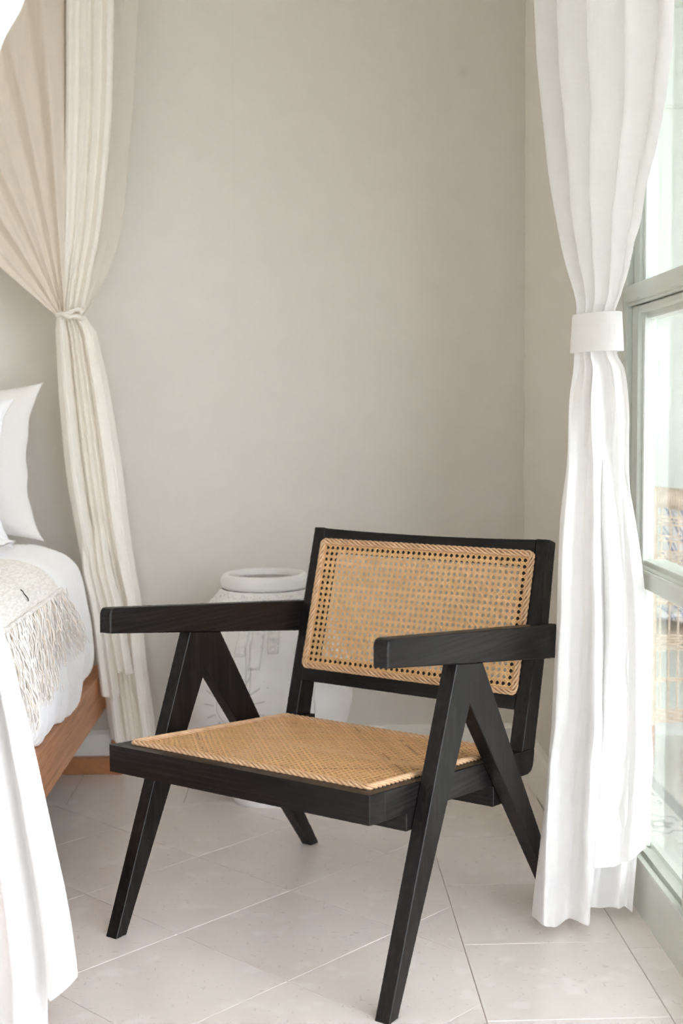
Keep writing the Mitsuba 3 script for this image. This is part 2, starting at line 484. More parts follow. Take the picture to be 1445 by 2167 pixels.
A = thing('armchair', 'black-stained wooden low armchair with woven cane seat and cane back', 'armchair')
o_, t_ = 0.3195, 0.0285
i_ = o_ - t_
arm_b = lambda s: 0.5837 + (0.5022 - 0.5837) * (s - 0.2443) / 0.601
arm_t = lambda s: 0.6312 + (0.5697 - 0.6312) * (s - 0.2443) / 0.601
sT, sC = 0.4665, 0.5475
front_leg = [(0.2423, 0), (0.2696, 0), (0.5118, 0.4748), (sC, arm_b(sC)), (sT, arm_b(sT))]
rear_leg = [(0.8703, 0), (0.8976, 0), (0.5610, arm_b(0.561)), (0.530, arm_b(0.530)), (0.4777, 0.52)]
arm = [(0.2443, arm_b(0.2443)), (0.866, arm_b(0.866)), (0.866, arm_t(0.866)), (0.2455, arm_t(0.2455))]
arm = rounded(arm, 3, 0.015)
for s in (-1, 1):
    x0, x1 = sorted((s * i_, s * o_))
    add('front_leg', chair(prism(front_leg, x0, x1, 0.0014)), 'wood_upright', A, smooth=20)
    add('rear_leg', chair(prism(rear_leg, x0 + 0.0001, x1 - 0.0001, 0.0014)), 'wood_upright', A, smooth=20)
    add('armrest', chair(prism(arm, x0 - 0.0005, x1 + 0.0005, 0.0025)), 'wood_along', A, smooth=20)
zs = lambda s: 0.3771 - (0.3771 - 0.3262) / 0.5399 * (s - 0.2334)     # top of the seat frame
sf, hs = 0.2334, 0.0505
add('front_rail', chair(prism([(sf, zs(sf) - hs), (sf + .046, zs(sf + .046) - hs), (sf + .046, zs(sf + .046)), (sf, zs(sf))], -i_ + 0.0004, i_ - 0.0004)), 'wood_across', A, smooth=20)
add('rear_rail', chair(prism([(0.735, zs(0.735) - hs), (0.775, zs(0.775) - hs), (0.775, zs(0.775)), (0.735, zs(0.735))], -i_ + 0.044, i_ - 0.044)), 'wood_across', A, smooth=20)
side = [(sf + .046, zs(sf + .046) - hs), (0.823, zs(0.823) - hs + 0.004), (0.8285, 0.322), (sf + .046, zs(sf + .046))]
side = [(sf + .0462, zs(sf + .046) - hs), (0.822, 0.2725), (0.8285, zs(0.8285)), (sf + .0462, zs(sf + .046))]
side = rounded(side, 1, 0.028, 8)
stile = [(0.7752, zs(0.7752)), (0.8285, zs(0.8285)), (0.8905, 0.566), (0.9215, 0.7235), (0.8935, 0.7317)]
for s in (-1, 1):
    x0, x1 = sorted((s * (i_ - 0.0004), s * (i_ - 0.044)))
    add('side_rail', chair(prism(side, x0, x1)), 'wood_along', A, smooth=20)
    x0, x1 = sorted((s * (i_ - 0.0004), s * (i_ - 0.0305)))
    add('back_stile', chair(prism(stile, x0, x1)), 'wood_upright', A, smooth=20)
# stretchers under the seat, with the screw hole that shows at the rear one
for s0, s1, z0, z1 in ((0.345, 0.385, 0.2835, 0.322), (0.655, 0.697, 0.2440, 0.285)):
    add('stretcher', chair(prism([(s0, z0 + .003), (s1, z0 - .0), (s1, z1 - .002), (s0, z1 + .001)], -i_ + 0.0004, i_ - 0.0004)), 'wood_across', A, smooth=20)
hole = trimesh.creation.cylinder(radius=0.0035, height=0.003, sections=16)
hole.apply_transform(trimesh.transformations.rotation_matrix(math.pi / 2, [1, 0, 0]))
hole.apply_translation([i_ - 0.012, 0.6545, 0.268])
add('screw', chair(hole), 'black_felt', A)

# back panel: plane through the stiles' front faces
pb0, pb1 = np.array([0.7745, 0.3274]), np.array([0.8930, 0.7317])
ax_v = (pb1 - pb0) / np.linalg.norm(pb1 - pb0)
ax_n = np.array([-ax_v[1], ax_v[0]])                      # towards the sitter


def on_back(P):
    """(x, along, out) of the back panel to the chair's (x, s, z)."""
    P = np.asarray(P, float)
    q = pb0 + P[:, 1:2] * ax_v + P[:, 2:3] * ax_n
    return np.column_stack([P[:, 0], q])


sv = np.array([0.5399, -(0.3771 - 0.3262)])
sv /= np.linalg.norm(sv)
sn = np.array([-sv[1], sv[0]])


def on_seat(P):
    P = np.asarray(P, float)
    q = np.array([sf, 0.3771]) + P[:, 1:2] * sv + P[:, 2:3] * sn
    return np.column_stack([P[:, 0], q])


def placed(mesh, fn):
    m = mesh.copy()
    m.vertices = fn(np.asarray(m.vertices))
    m.fix_normals() if len(m.faces) < 5000 else None
    return chair(m)


B0, B1, BW = 0.0775, 0.4201, i_ - 0.0305
xs = np.linspace(-BW, BW, 25)
ring = Polygon([(-BW, B0), (BW, B0)] + [(x, B1 - 0.0045 * (1 - (x / BW) ** 2)) for x in xs[::-1]])
ring = ring.difference(sbox(-0.2365, 0.134, 0.2365, 0.368))
ring = trimesh.creation.extrude_polygon(ring, 0.027, engine='earcut')
ring.apply_translation([0, 0, -0.0272])
add('back_frame', placed(ring, on_back), 'wood_across', A)


def cane_sheet(x0, x1, y0, y1, pitch, seed):
    """Six-way woven cane: paired uprights and cross strands and two ways of diagonals, all real strands."""
    r = np.random.default_rng(seed)
    V, Fc, K, at = [], [], [], 0
    base = np.array([0.67, 0.405, 0.185])
    box_f = np.array([[4, 5, 6], [4, 6, 7], [0, 1, 5], [0, 5, 4], [2, 3, 7], [2, 7, 6], [1, 2, 6], [1, 6, 5], [3, 0, 4], [3, 4, 7]])

    def strand(p, q, w, h0, pieces=1, dark=False):
        nonlocal at
        p, q = np.array(p), np.array(q)
        d = (q - p) / np.linalg.norm(q - p)
        nrm = np.array([-d[1], d[0]]) * w / 2
        tone = base * r.uniform(0.86, 1.12) * np.array([1, r.uniform(0.96, 1.03), r.uniform(0.9, 1.1)])
        for k in range(pieces):
            a, b = p + (q - p) * k / pieces, p + (q - p) * (k + 1) / pieces
            c = [*(a - nrm), h0], [*(b - nrm), h0], [*(b + nrm), h0], [*(a + nrm), h0]
            V.extend([list(x[:2]) + [h0] for x in c] + [list(x[:2]) + [h0 + 0.0005] for x in c])
            Fc.append(box_f + at)
            col = np.array([0.30, 0.14, 0.06]) if dark and r.random() < 0.4 else tone
            K.append(np.tile(col, (8, 1)))
            at += 8

    nx, ny = int((x1 - x0) / pitch), int((y1 - y0) / pitch)
    ox, oy = (x0 + x1 - nx * pitch) / 2, (y0 + y1 - ny * pitch) / 2
    for k in range(nx + 1):
        for e in (-1, 1):
            strand((ox + k * pitch + e * 0.00150, y0), (ox + k * pitch + e * 0.00150, y1), 0.0023, 0.0)
    for k in range(ny + 1):
        for e in (-1, 1):
            strand((x0, oy + k * pitch + e * 0.00150), (x1, oy + k * pitch + e * 0.00150), 0.0023, 0.0005)
    for way in (1, -1):
        for k in range(-ny - 2, nx + 3):
            c = ox + (k + 0.5) * pitch
            pts = []
            # x = c + way * (y - oy) for way 1, and mirrored for -1
            cc = c if way == 1 else c + ny * pitch
            f = lambda y: cc + way * (y - oy)
            ya, yb = y0, y1
            xa, xb = f(ya), f(yb)
            lo, hi = 0.0, 1.0
            for bound, sgn in ((x0, 1), (x1, -1)):
                ga, gb = sgn * (xa - bound), sgn * (xb - bound)
                if ga < 0 and gb < 0:
                    hi = -1
                elif ga < 0:
                    lo = max(lo, ga / (ga - gb))
                elif gb < 0:
                    hi = min(hi, ga / (ga - gb))
            if hi - lo < 0.01:
                continue
            P = lambda t: (xa + (xb - xa) * t, ya + (yb - ya) * t)
            strand(P(lo), P(hi), 0.0021, 0.0010 if way == 1 else 0.0015, 14, r.random() < 0.035)
    return trimesh.Trimesh(np.array(V), np.vstack(Fc), process=False), np.vstack(K)


def rope(x0, x1, y0, y1, corner, rad, strand, pitch, strands=4, lift=0.003):
    """A border twisted from strands round a rectangle: one mesh for each strand."""
    loop = sbox(x0 + corner, y0 + corner, x1 - corner, y1 - corner).buffer(corner, quad_segs=8).exterior
    L = loop.length
    turns = round(L / pitch)
    out = []
    ts = np.arange(0, L, 0.0035)
    P = np.array([loop.interpolate(t).coords[0] for t in ts])
    d = np.roll(P, -1, 0) - np.roll(P, 1, 0)
    d /= np.linalg.norm(d, axis=1, keepdims=True)
    nrm = np.column_stack([-d[:, 1], d[:, 0]])
    for k in range(strands):
        a = 2 * np.pi * (ts / L * turns + k / strands)
        q = np.column_stack([P + nrm * (np.cos(a) * rad * 1.15)[:, None], lift + np.sin(a) * rad * 0.75])
        out.append(tube(q, strand, 7, closed=True))
    return out


cb, kb = cane_sheet(-0.2545, 0.2545, 0.115, 0.387, 0.01318, 1)
add('back_cane', placed(cb, lambda P: on_back(P + [0, 0, 0.0002])), 'cane', A, color=kb)
for m in rope(-0.2575, 0.2575, 0.1115, 0.3900, 0.006, 0.0043, 0.0027, 0.052):
    add('back_binding', placed(m, on_back), 'rattan_binding', A, smooth=True)
cs_, ks = cane_sheet(-0.262, 0.262, 0.040, 0.510, 0.01318, 2)
add('seat_cane', placed(cs_, lambda P: on_seat(P + [0, 0, 0.0004])), 'cane', A, color=ks)
for m in rope(-0.264, 0.264, 0.038, 0.512, 0.006, 0.0043, 0.0027, 0.052):
    add('seat_binding', placed(m, on_seat), 'rattan_binding', A, smooth=True)
for k in list(scene):
    if k.startswith('armchair__back_cane') or k.startswith('armchair__seat_cane'):
        labels[k] = {'label': 'woven natural cane with octagonal holes', 'kind': 'stuff'}
    if 'binding' in k and k.startswith('armchair'):
        labels[k] = {'label': 'twisted rattan strand of the cane border'}

# ---------------------------------------------------------------- the clay urn
cxu, cyu = -0.0926, 3.222
prof = PchipInterpolator([0, .012, .03, .10, .17, .22, .277, .33, .39, .44, .49, .530, .548], [.088, .092, .095, .135, .185, .209, .220, .2165, .203, .184, .160, .124, .110])
zz = np.concatenate([np.linspace(0, 0.548, 330)])
outer = np.column_stack([prof(zz), zz])
ang = np.linspace(-math.pi / 2 - 0.5, math.pi - 0.2, 26)
rim = np.column_stack([0.098 + 0.0185 * np.cos(ang), 0.5685 + 0.0185 * np.sin(ang)])
rim = np.column_stack([np.interp(ang, [ang[0], 0, math.pi / 2, ang[-1]], [0.103, 0.1005, 0.0995, 0.0985]) + 0.0125 * np.cos(ang), 0.5665 + 0.0190 * np.sin(ang)])
NA = 840
P = lathe(outer, NA)
th = np.arange(NA) * 2 * np.pi / NA
Z, TH = np.meshgrid(zz, th, indexing='ij')
q = np.stack([np.cos(TH) * 30, np.sin(TH) * 30, Z * 150], -1)
nub = meshkit.noise(q * np.array([1.1, 1.1, 1.6]), 5)
band = np.clip((Z - 0.478) / 0.006, 0, 1) * np.clip((0.546 - Z) / 0.006, 0, 1)
disp = 0.0055 * band * (nub - 0.25)
cavity_shade = 0.30 * band * np.clip((0.42 - nub) / 0.2, 0, 1)          # shade painted into the pits and scratches, so the relief reads deeper
# hanging tassels in relief below the band, and a swag with a rayed sun scratched in
def arc(dth):
    return (TH - dth + np.pi) % (2 * np.pi) - np.pi
for t0, zb, w in ((-1.83, 0.405, .014), (-1.63, 0.375, .015), (-1.42, 0.412, .014), (-0.9, 0.40, .014), (-2.45, .40, .014), (-2.9, .41, .014), (0.2, .40, .014), (1.2, .40, .014), (2.4, .40, .014)):
    a = arc(t0) * prof(Z) + (0.48 - Z) * 0.12
    m = np.clip((w - np.abs(a)) / 0.004, 0, 1) * np.clip((Z - zb) / 0.008, 0, 1) * np.clip((0.482 - Z) / 0.006, 0, 1)
    beads = meshkit.noise(np.stack([a * 170, Z * 170, Z * 0 + t0 * 50], -1), 9)
    disp += m * (0.0035 + 0.0045 * beads)
    cavity_shade += 0.25 * (m > 0.02) * np.clip((0.40 - beads * m) / 0.4, 0, 1)
su, sz = arc(-1.93) * prof(Z), Z - 0.285
sr, sa_ = np.hypot(su, sz), np.arctan2(sz, su)
disp -= 0.0022 * np.exp(-((sr - 0.045) / 0.0013) ** 2)
cavity_shade += 0.35 * np.exp(-((sr - 0.045) / 0.0010) ** 2)
rayw = np.abs((sa_ * 15 / (2 * np.pi)) % 1 - 0.5) / 15 * 2 * np.pi * sr
rays = np.exp(-(rayw / 0.0013) ** 2) * np.clip((sr - 0.05) / 0.004, 0, 1) * np.clip((0.085 - sr) / 0.004, 0, 1)
disp -= 0.0022 * rays
cavity_shade += 0.35 * rays
for off in (0.0, 0.011):                                  # two stems running down the belly
    for t0, bend in ((-1.05, 0.25), (-1.78, -0.55)):
        a = arc(t0 + bend * (Z - 0.35) ** 2 * 8) * prof(Z) - off
        stem = np.exp(-(a / 0.0013) ** 2) * np.clip((Z - 0.15) / 0.02, 0, 1) * np.clip((0.45 - Z) / 0.02, 0, 1)
        disp -= 0.0020 * stem
        cavity_shade += 0.30 * stem
nr = np.stack([np.cos(TH), np.sin(TH), 0 * TH], -1)
P = P + nr * disp[..., None] + nr * (0.0012 * (meshkit.fbm(np.stack([np.cos(TH) * 4, np.sin(TH) * 4, Z * 14], -1), 3, 2) - 0.5))[..., None]
inner = np.array([[.080, .55], [.085, .52], [.12, .48], [.17, .40], [.195, .28], [.15, .10], [.07, .03], [.001, .03]])
shell = np.concatenate([lathe([[0.001, 0.0005], [0.08, 0.0005]], NA), P], 0)
loc = lambda M: (M.apply_translation([cxu, cyu, 0.0]), M)[1]
U = thing('clay_urn', 'large whitewashed clay urn with nubbly neck band and relief tassels behind the armchair', 'urn')
tone = meshkit.fbm(np.stack([np.cos(TH) * 3, np.sin(TH) * 3, Z * 14], -1), 4, 4)[..., None]
col = (np.array([.66, .635, .61]) * (1 - tone) + np.array([.80, .785, .765]) * tone) * (1 - np.clip(cavity_shade, 0, .5)[..., None])
fly = meshkit.noise(np.stack([np.cos(TH) * 40, np.sin(TH) * 40, Z * 200], -1), 14)[..., None]
col = np.concatenate([np.full((2, NA, 3), .6), col * np.where(fly > .965, .6, 1)], 0)
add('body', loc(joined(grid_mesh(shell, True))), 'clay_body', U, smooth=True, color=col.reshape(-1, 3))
add('rim', loc(grid_mesh(lathe(rim, 160), True)), 'whitewashed_clay', U, smooth=True)
add('inside', loc(grid_mesh(lathe(np.vstack([[[rim[-1][0], rim[-1][1]]], inner]), 96), True)), 'inner_clay', U, smooth=True)

# ---------------------------------------------------------------- cloth
def curve(knots):
    """Smooth functions x(z), y(z) through the (z, x, y) knots."""
    k = np.array(sorted(knots), float)
    return PchipInterpolator(k[:, 0], k[:, 1], extrapolate=True), PchipInterpolator(k[:, 0], k[:, 2], extrapolate=True)


def hanging(left, right, amp, fold, z0, z1, nu, nz, shift=None, wrinkle=0.0015, seed=0, hem=None):
    """A cloth between two hanging edges: fold(u, h) is the offset out of the line between them, in units of amp(z); shift slides it along the line."""
    lx, ly = curve(left)
    rx, ry = curve(right)
    k = np.array(sorted(amp), float)
    am = PchipInterpolator(k[:, 0], k[:, 1], extrapolate=True)
    us = np.linspace(0, 1, nu)
    h = np.linspace(0, 1, nz)
    U_, H = np.meshgrid(us, h)
    zb = np.full_like(U_, z0) if hem is None else hem(U_)
    Zz = zb + (z1 - zb) * H
    Lx, Ly, Rx, Ry, Am = lx(Zz), ly(Zz), rx(Zz), ry(Zz), am(Zz)
    dx, dy = Rx - Lx, Ry - Ly
    ln = np.hypot(dx, dy)
    nx, ny = dy / ln, -dx / ln
    t = U_ + (0 if shift is None else shift(U_, Zz))
    f = fold(U_, Zz) * Am
    X, Y = Lx + dx * t + nx * f, Ly + dy * t + ny * f
    P = np.stack([X, Y, Zz], -1)
    q = np.stack([U_ * ln * 22, Zz * 3 + 0 * U_, 0 * U_ + seed], -1)
    w = (meshkit.fbm(q, 3, seed) - 0.5) * 2 * wrinkle
    P[..., 0] += nx * w
    P[..., 1] += ny * w
    return P


def pleats(knots, values):
    return PchipInterpolator(knots, values)


# the curtain at the window
cur = [(1.757, .539, 2.78, .615, 2.10, -.214), (1.671, .539, 2.76, .616, 2.12, -.179), (1.584, .541, 2.73, .616, 2.15, -.142), (1.497, .545, 2.70, .612, 2.19, -.107),
       (1.410, .547, 2.66, .607, 2.24, -.073), (1.340, .551, 2.62, .609, 2.29, -.048), (1.278, .553, 2.58, .608, 2.34, -.029), (1.214, .555, 2.53, .601, 2.38, -.014),
       (1.176, .551, 2.50, .593, 2.40, -.008), (1.099, .546, 2.50, .597, 2.40, -.005), (1.070, .543, 2.50, .611, 2.40, -.004), (1.024, .537, 2.50, .617, 2.40, -.002),
       (.961, .531, 2.5, .620, 2.4, 0), (.870, .522, 2.5, .617, 2.38, .005), (.779, .511, 2.5, .623, 2.37, .01), (.688, .505, 2.49, .627, 2.36, .014), (.597, .501, 2.48, .633, 2.36, .017),
       (.506, .494, 2.47, .636, 2.35, .022), (.415, .488, 2.46, .639, 2.35, .023), (.324, .480, 2.45, .642, 2.35, .024), (.234, .469, 2.43, .639, 2.35, .022), (.144, .456, 2.41, .633, 2.35, .018),
       (.054, .442, 2.39, .628, 2.35, .012), (.0, .435, 2.37, .623, 2.34, .008)]
def nearer(z, x, y):
    k = np.interp(z, [.25, .4, .85, 1.0], [0, 1, 1, 0])
    y2 = y + (2.42 - y) * k
    return z, x * y2 / y, y2


cl = [nearer(z - d / 2, x, y) for z, x, y, _, _, d in cur] + [(2.40, .545, 2.84)]
cr = [(z + d / 2, x, y) for z, _, _, x, y, d in cur] + [(2.40, .618, 2.02)]
g_low = pleats([0, .04, .12, .22, .34, .45, .52, .57, .63, .75, .85, .93, 1], [-.2, .3, .9, .7, .1, .7, 1.0, -.6, -.8, -.4, -.1, -.6, -.3])
g_top = pleats([0, .06, .13, .22, .30, .37, .46, .55, .63, .72, .80, .88, .95, 1], [0, .8, -.5, -.1, .9, -.6, -.2, .9, -.3, -.7, .7, -.4, .3, 0])


def cur_fold(u, z):
    k = np.clip((z - 0.85) / 0.5, 0, 1)
    k = k * k * (3 - 2 * k)
    return g_low(u) * (1 - k) + g_top(u) * k


def cur_shift(u, z):
    k = np.clip((1.0 - z) / 0.6, 0, 1)
    return 0.035 * k * np.exp(-((u - 0.53) / 0.035) ** 2) + 0.006 * np.sin(u * 23) * (u * (1 - u) * 4)


camp = [(2.40, .06), (1.75, .055), (1.5, .046), (1.3, .032), (1.18, .018), (1.10, .020), (1.02, .030), (.87, .038), (.6, .048), (.3, .058), (0, .062)]
CU = thing('curtain', 'white linen curtain held by a wide fabric band in front of the glazed window', 'curtain')
Pc = hanging(cl, cr, camp, cur_fold, 0.012, 2.40, 260, 320, cur_shift, 0.004, 4, hem=lambda u: 0.014 + 0.018 * u + 0.006 * np.sin(u * 17))
# crumpled linen towards the hem
w = (meshkit.fbm(np.stack([Pc[..., 0] * 22, Pc[..., 1] * 8, Pc[..., 2] * 13], -1), 4, 11) - 0.5) * 0.028 * np.clip((0.75 - Pc[..., 2]) / 0.5, 0, 1)[...]
Pc[..., 1] += w
Pc[..., 0] += 0.3 * w
add('panel', grid_mesh(Pc), 'white_linen', CU, smooth=True)
# the leading edge that falls in front, its hem caught higher, beside the window sill
tuk = lambda z: np.clip((z - 0.60) / 0.48, 0, 1) ** 1.5
hl = [(z, x + .085 - .05 * tuk(z), y - .040 + .05 * tuk(z)) for z, x, y in cl if z < 1.11]
hr = [(z, x + .016 - .03 * tuk(z), y - .002 + .05 * tuk(z)) for z, x, y in cr if z < 1.11]
g_side = pleats([0, .15, .35, .55, .75, .9, 1], [-.8, .25, .0, -.2, .3, -.1, -.5])
Ph = hanging(hl, hr, [(1.06, .01), (.8, .02), (.1, .03)], lambda u, z: g_side(u), 0.13, 1.105, 90, 160, None, 0.003, 21, hem=lambda u: 0.118 + 0.035 * np.clip((u - 0.5) * 2, 0, 1))
add('side_fold', grid_mesh(Ph), 'white_linen', CU, smooth=True)
# tie band
a = np.linspace(0, 2 * np.pi, 80, endpoint=False)
rows = []
for z, gx, gy in ((1.101, .0302, .071), (1.102, .0315, .0725), (1.125, .0305, .071), (1.15, .0297, .069), (1.174, .029, .067), (1.175, .0278, .0655)):
    # an oval turned with the gathered cloth
    d = np.array([.046, -.10]) / np.hypot(.046, .10)
    nn = np.array([d[1], -d[0]])
    c = np.array([.5715, 2.45])
    xy = c + np.cos(a)[:, None] * d * gy + np.sin(a)[:, None] * nn * gx
    rows.append(np.column_stack([xy, np.full(len(a), z)]))
add('tie_band', grid_mesh(np.array(rows), True), 'white_linen', CU, smooth=60)
labels[CU + '__tie_band'] = {'label': 'wide flat fabric tie band'}

# the bed's canopy drape at the head, tied at half height
DR = thing('canopy_drape', 'muslin bed canopy drape, tinted cream for warm light, knotted at half height against the back wall', 'bed drape')
TIE = np.array([-0.5860, 3.32, 1.247])


def irregular(n, seed, sharp=1.0):
    r = np.random.default_rng(seed)
    k = np.linspace(0, 1, n)
    k[1:-1] += r.uniform(-.35, .35, n - 2) / n
    val = np.where(np.arange(n) % 2 == 0, -1, 1) * r.uniform(0.35, 1.0, n)
    val[0] = val[-1] = 0
    return PchipInterpolator(k, val)


fr = [(2.198, -.566, -.450), (2.032, -.575, -.459), (1.799, -.582, -.468), (1.622, -.589, -.485), (1.444, -.598, -.510), (1.373, -.607, -.526), (1.325, -.611, -.537), (1.277, -.614, -.550), (1.240, -.612, -.560)]
f1, f2 = irregular(9, 3), irregular(23, 4)
Pf = hanging([(z, a, 3.31) for z, a, b in fr] + [(2.75, -.56, 3.30)], [(z, b, 3.33) for z, a, b in fr] + [(2.75, -.43, 3.33)],
             [(2.75, .022), (2.0, .020), (1.5, .020), (1.3, .017), (1.24, .014)], lambda u, z: f1(u) * 0.7 + f2(u) * (0.06 + 0.20 * np.clip((1.6 - z) / 0.4, 0, 1)), 1.243, 2.75, 240, 200, None, 0.0015, 31)
add('front_panel', grid_mesh(Pf), 'warm_lit_muslin', DR, smooth=True)
sh = [(2.234, -.563, -.397, 3.40), (2.057, -.567, -.406, 3.40), (1.818, -.573, -.423, 3.40), (1.662, -.579, -.439, 3.40), (1.516, -.585, -.455, 3.40), (1.428, -.586, -.471, 3.38), (1.354, -.589, -.496, 3.37), (1.292, -.589, -.528, 3.35), (1.245, -.591, -.556, 3.33)]
f3 = irregular(6, 5)
Ps = hanging([(z, a, y) for z, a, b, y in sh] + [(2.75, -.56, 3.40)], [(z, b, y) for z, a, b, y in sh] + [(2.75, -.38, 3.40)], [(2.75, .01), (1.5, .009), (1.3, .009), (1.24, .006)],
             lambda u, z: f3(u), 1.247, 2.75, 90, 120, None, 0.002, 41)
add('sheer_panel', grid_mesh(Ps), 'sheer_muslin', DR, smooth=True)
# the panel behind the pillows, swept across to the knot
us, ts = np.linspace(0, 1, 200), np.linspace(0, 1, 160)
Uu, Tt = np.meshgrid(us, ts)
top = np.stack([-1.95 + 1.37 * Uu ** 0.85, 3.40 + 0.02 * np.sin(Uu * 40), 2.75 + 0 * Uu], -1)
tie = np.stack([-0.615 + 0.022 * Uu, 3.345 - 0.03 * Uu, 1.238 + 0.014 * Uu], -1)
sag = np.stack([0.10 * (1 - Uu), 0 * Uu, -0.20 * (1 - Uu) ** 1.5], -1) * (np.sin(Tt * np.pi) * (1 - 0.35 * Tt))[..., None]
Pb = tie * (1 - Tt[..., None]) + top * Tt[..., None] + sag
f4, f5 = irregular(11, 6), irregular(35, 7)
Pb[..., 1] += -(f4(Uu) * 0.024 + f5(Uu) * 0.0015) * (0.18 + 0.55 * np.sin(np.clip(Tt * 2.2, 0, 1) * np.pi / 2)) * (1 - 0.75 * np.clip(Tt, 0, 1)) - 0.03
Pb[..., 1] += (meshkit.fbm(np.stack([Uu * 9, Tt * 3, 0 * Uu], -1), 3, 8) - 0.5) * 0.008
# rolled lower edge
edge = np.exp(-(Uu / 0.035) ** 2)
Pb[..., 1] -= 0.02 * edge * np.clip(Tt * 5, 0, 1)
add('back_panel', grid_mesh(Pb), 'shaded_muslin', DR, smooth=True)
tl = [(1.253, -.616, -.553), (1.229, -.624, -.542), (1.205, -.626, -.525), (1.144, -.625, -.510), (1.084, -.624, -.498), (.962, -.618, -.479), (.840, -.609, -.463), (.717, -.592, -.451), (.593, -.570, -.436),
      (.493, -.544, -.421), (.343, -.530, -.412), (.216, -.518, -.397), (.140, -.510, -.389)]
g6 = pleats([0, .07, .18, .27, .31, .37, .41, .47, .52, .58, .63, .72, .80, .88, .95, 1], [-.7, .3, .9, .45, -.9, .1, -.5, .2, -.4, .15, -.75, .6, .4, .55, .1, -.5])
f7 = irregular(27, 9)
stair = lambda u: 0.145 + 0.105 * (1 / (1 + np.exp((u - 0.30) * 60))) * 0.0 + 0.02 * np.sin(u * 9)
Pt = hanging([(z, a, 3.32) for z, a, b in tl], [(z, b, 3.33) for z, a, b in tl], [(1.253, .014), (1.2, .022), (1.1, .025), (.8, .025), (.14, .022)], lambda u, z: g6(u) + 0.04 * f7(u), 0.12, 1.243, 220, 220, None, 0.003, 51,
             hem=lambda u: 0.130 - 0.012 * u + 0.006 * np.sin(u * 21))
add('tail', grid_mesh(Pt), 'warm_lit_muslin', DR, smooth=True)
# the shorter corner that folds over the tail, its hem in steps
tuck = lambda z: 0.11 * np.clip((z - 0.55) / 0.3, 0, 1) ** 1.0
ov = [(z, a - .004 + 0.3 * tuck(z), 3.285 + tuck(z)) for z, a, b in tl if z < .9]
ow = [(z, a + .076 + .05 * max(0, .5 - z), 3.275 + tuck(z)) for z, a, b in tl if z < .9]
g8 = pleats([0, .12, .25, .4, .5, .62, .72, .85, 1], [-.4, .5, .1, .7, -.8, .4, -.6, .4, -.9])
Po = hanging(ov, ow, [(.9, .008), (.5, .016), (.2, .02)], lambda u, z: g8(u), 0.25, 0.86, 90, 120, None, 0.003, 61, hem=lambda u: 0.262 + 0.075 / (1 + np.exp(-(u - 0.55) * 40)) - 0.02 * u)
add('corner_fold', grid_mesh(Po), 'warm_lit_muslin', DR, smooth=True)
# the knot: the fabric's own cord wound round
knot = []
for k, (dz, tilt, r0) in enumerate(((0.004, .018, 1.0), (-.006, -.012, 1.03))):
    a = np.linspace(0, 2 * np.pi, 70, endpoint=False)
    p = np.column_stack([TIE[0] + np.cos(a) * 0.0330 * r0, 3.325 + np.sin(a) * 0.030 * r0, TIE[2] + dz + np.cos(a) * tilt * 0.45 + 0.002 * np.sin(a * 5)])
    knot.append(tube(p, 0.0055 + 0.0008 * np.sin(a * 7 + k), 8, closed=True))
end = np.array([TIE + [0.030, -.014, .004], TIE + [0.038, -.018, .010], TIE + [0.042, -.02, .017], TIE + [0.036, -.021, .021]])
knot.append(tube(end, [.005, .0045, .004, .002], 8))
add('knot', joined(*knot), 'warm_lit_muslin', DR, smooth=True)

# the same canopy's drape at the near corner of the bed
ND = thing('canopy_drape', 'white canopy drape hanging close to the camera at the lower left', 'bed drape')
lo = [(.975, -.532, -.484), (.905, -.576, -.479), (.800, -.607, -.469), (.673, -.633, -.450), (.623, -.641, -.437), (.551, -.651, -.421), (.479, -.661, -.406), (.406, -.670, -.392), (.333, -.677, -.379), (.259, -.683, -.366),
      (.185, -.689, -.356), (.126, -.695, -.351), (.014, -.699, -.351)]
g9 = pleats([0, .1, .22, .33, .42, .52, .6, .68, .76, .83, .9, 1], [0, .8, -.7, .6, -.5, .9, -.4, .1, .8, -.7, .25, -.2])
Pn = hanging([(z, a, 1.90) for z, a, b in lo], [(z, b, 1.90) for z, a, b in lo], [(.975, .016), (.85, .036), (.5, .055), (0.0, .062)], lambda u, z: g9(u), 0.11, 0.97, 180, 160, None, 0.004, 71,
             hem=lambda u: np.where(u > 0.86, 0.092 + (u - 0.86) / 0.14 * 0.035, 0.012 + 0.08 / (1 + np.exp(-(u - 0.855) * 300))))
add('lower_panel', grid_mesh(Pn), 'dimmed_muslin', ND, smooth=True)
hi = [(1.846, -.750, -.337), (1.716, -.742, -.361), (1.585, -.707, -.393), (1.522, -.696, -.427), (1.385, -.675, -.458), (1.182, -.615, -.478), (1.044, -.551, -.483), (.975, -.532, -.484)]
Pm = hanging([(z, a, 1.90) for z, a, b in hi] + [(2.75, -1.0, 1.90)], [(z, b, 1.90) for z, a, b in hi] + [(2.75, -.27, 1.92)], [(2.75, .03), (1.5, .04), (1.1, .025), (.97, .016)], lambda u, z: g9(u), 0.972, 2.75, 140, 140, None, 0.004, 73)
add('upper_panel', grid_mesh(Pm), 'dimmed_muslin', ND, smooth=True)
a = np.linspace(0, 2 * np.pi, 60, endpoint=False)
add('knot', tube(np.column_stack([-.508 + .032 * np.cos(a), 1.90 + .024 * np.sin(a), .974 + .003 * np.sin(a * 3)]), 0.006, 8, closed=True), 'dimmed_muslin', ND, smooth=True)

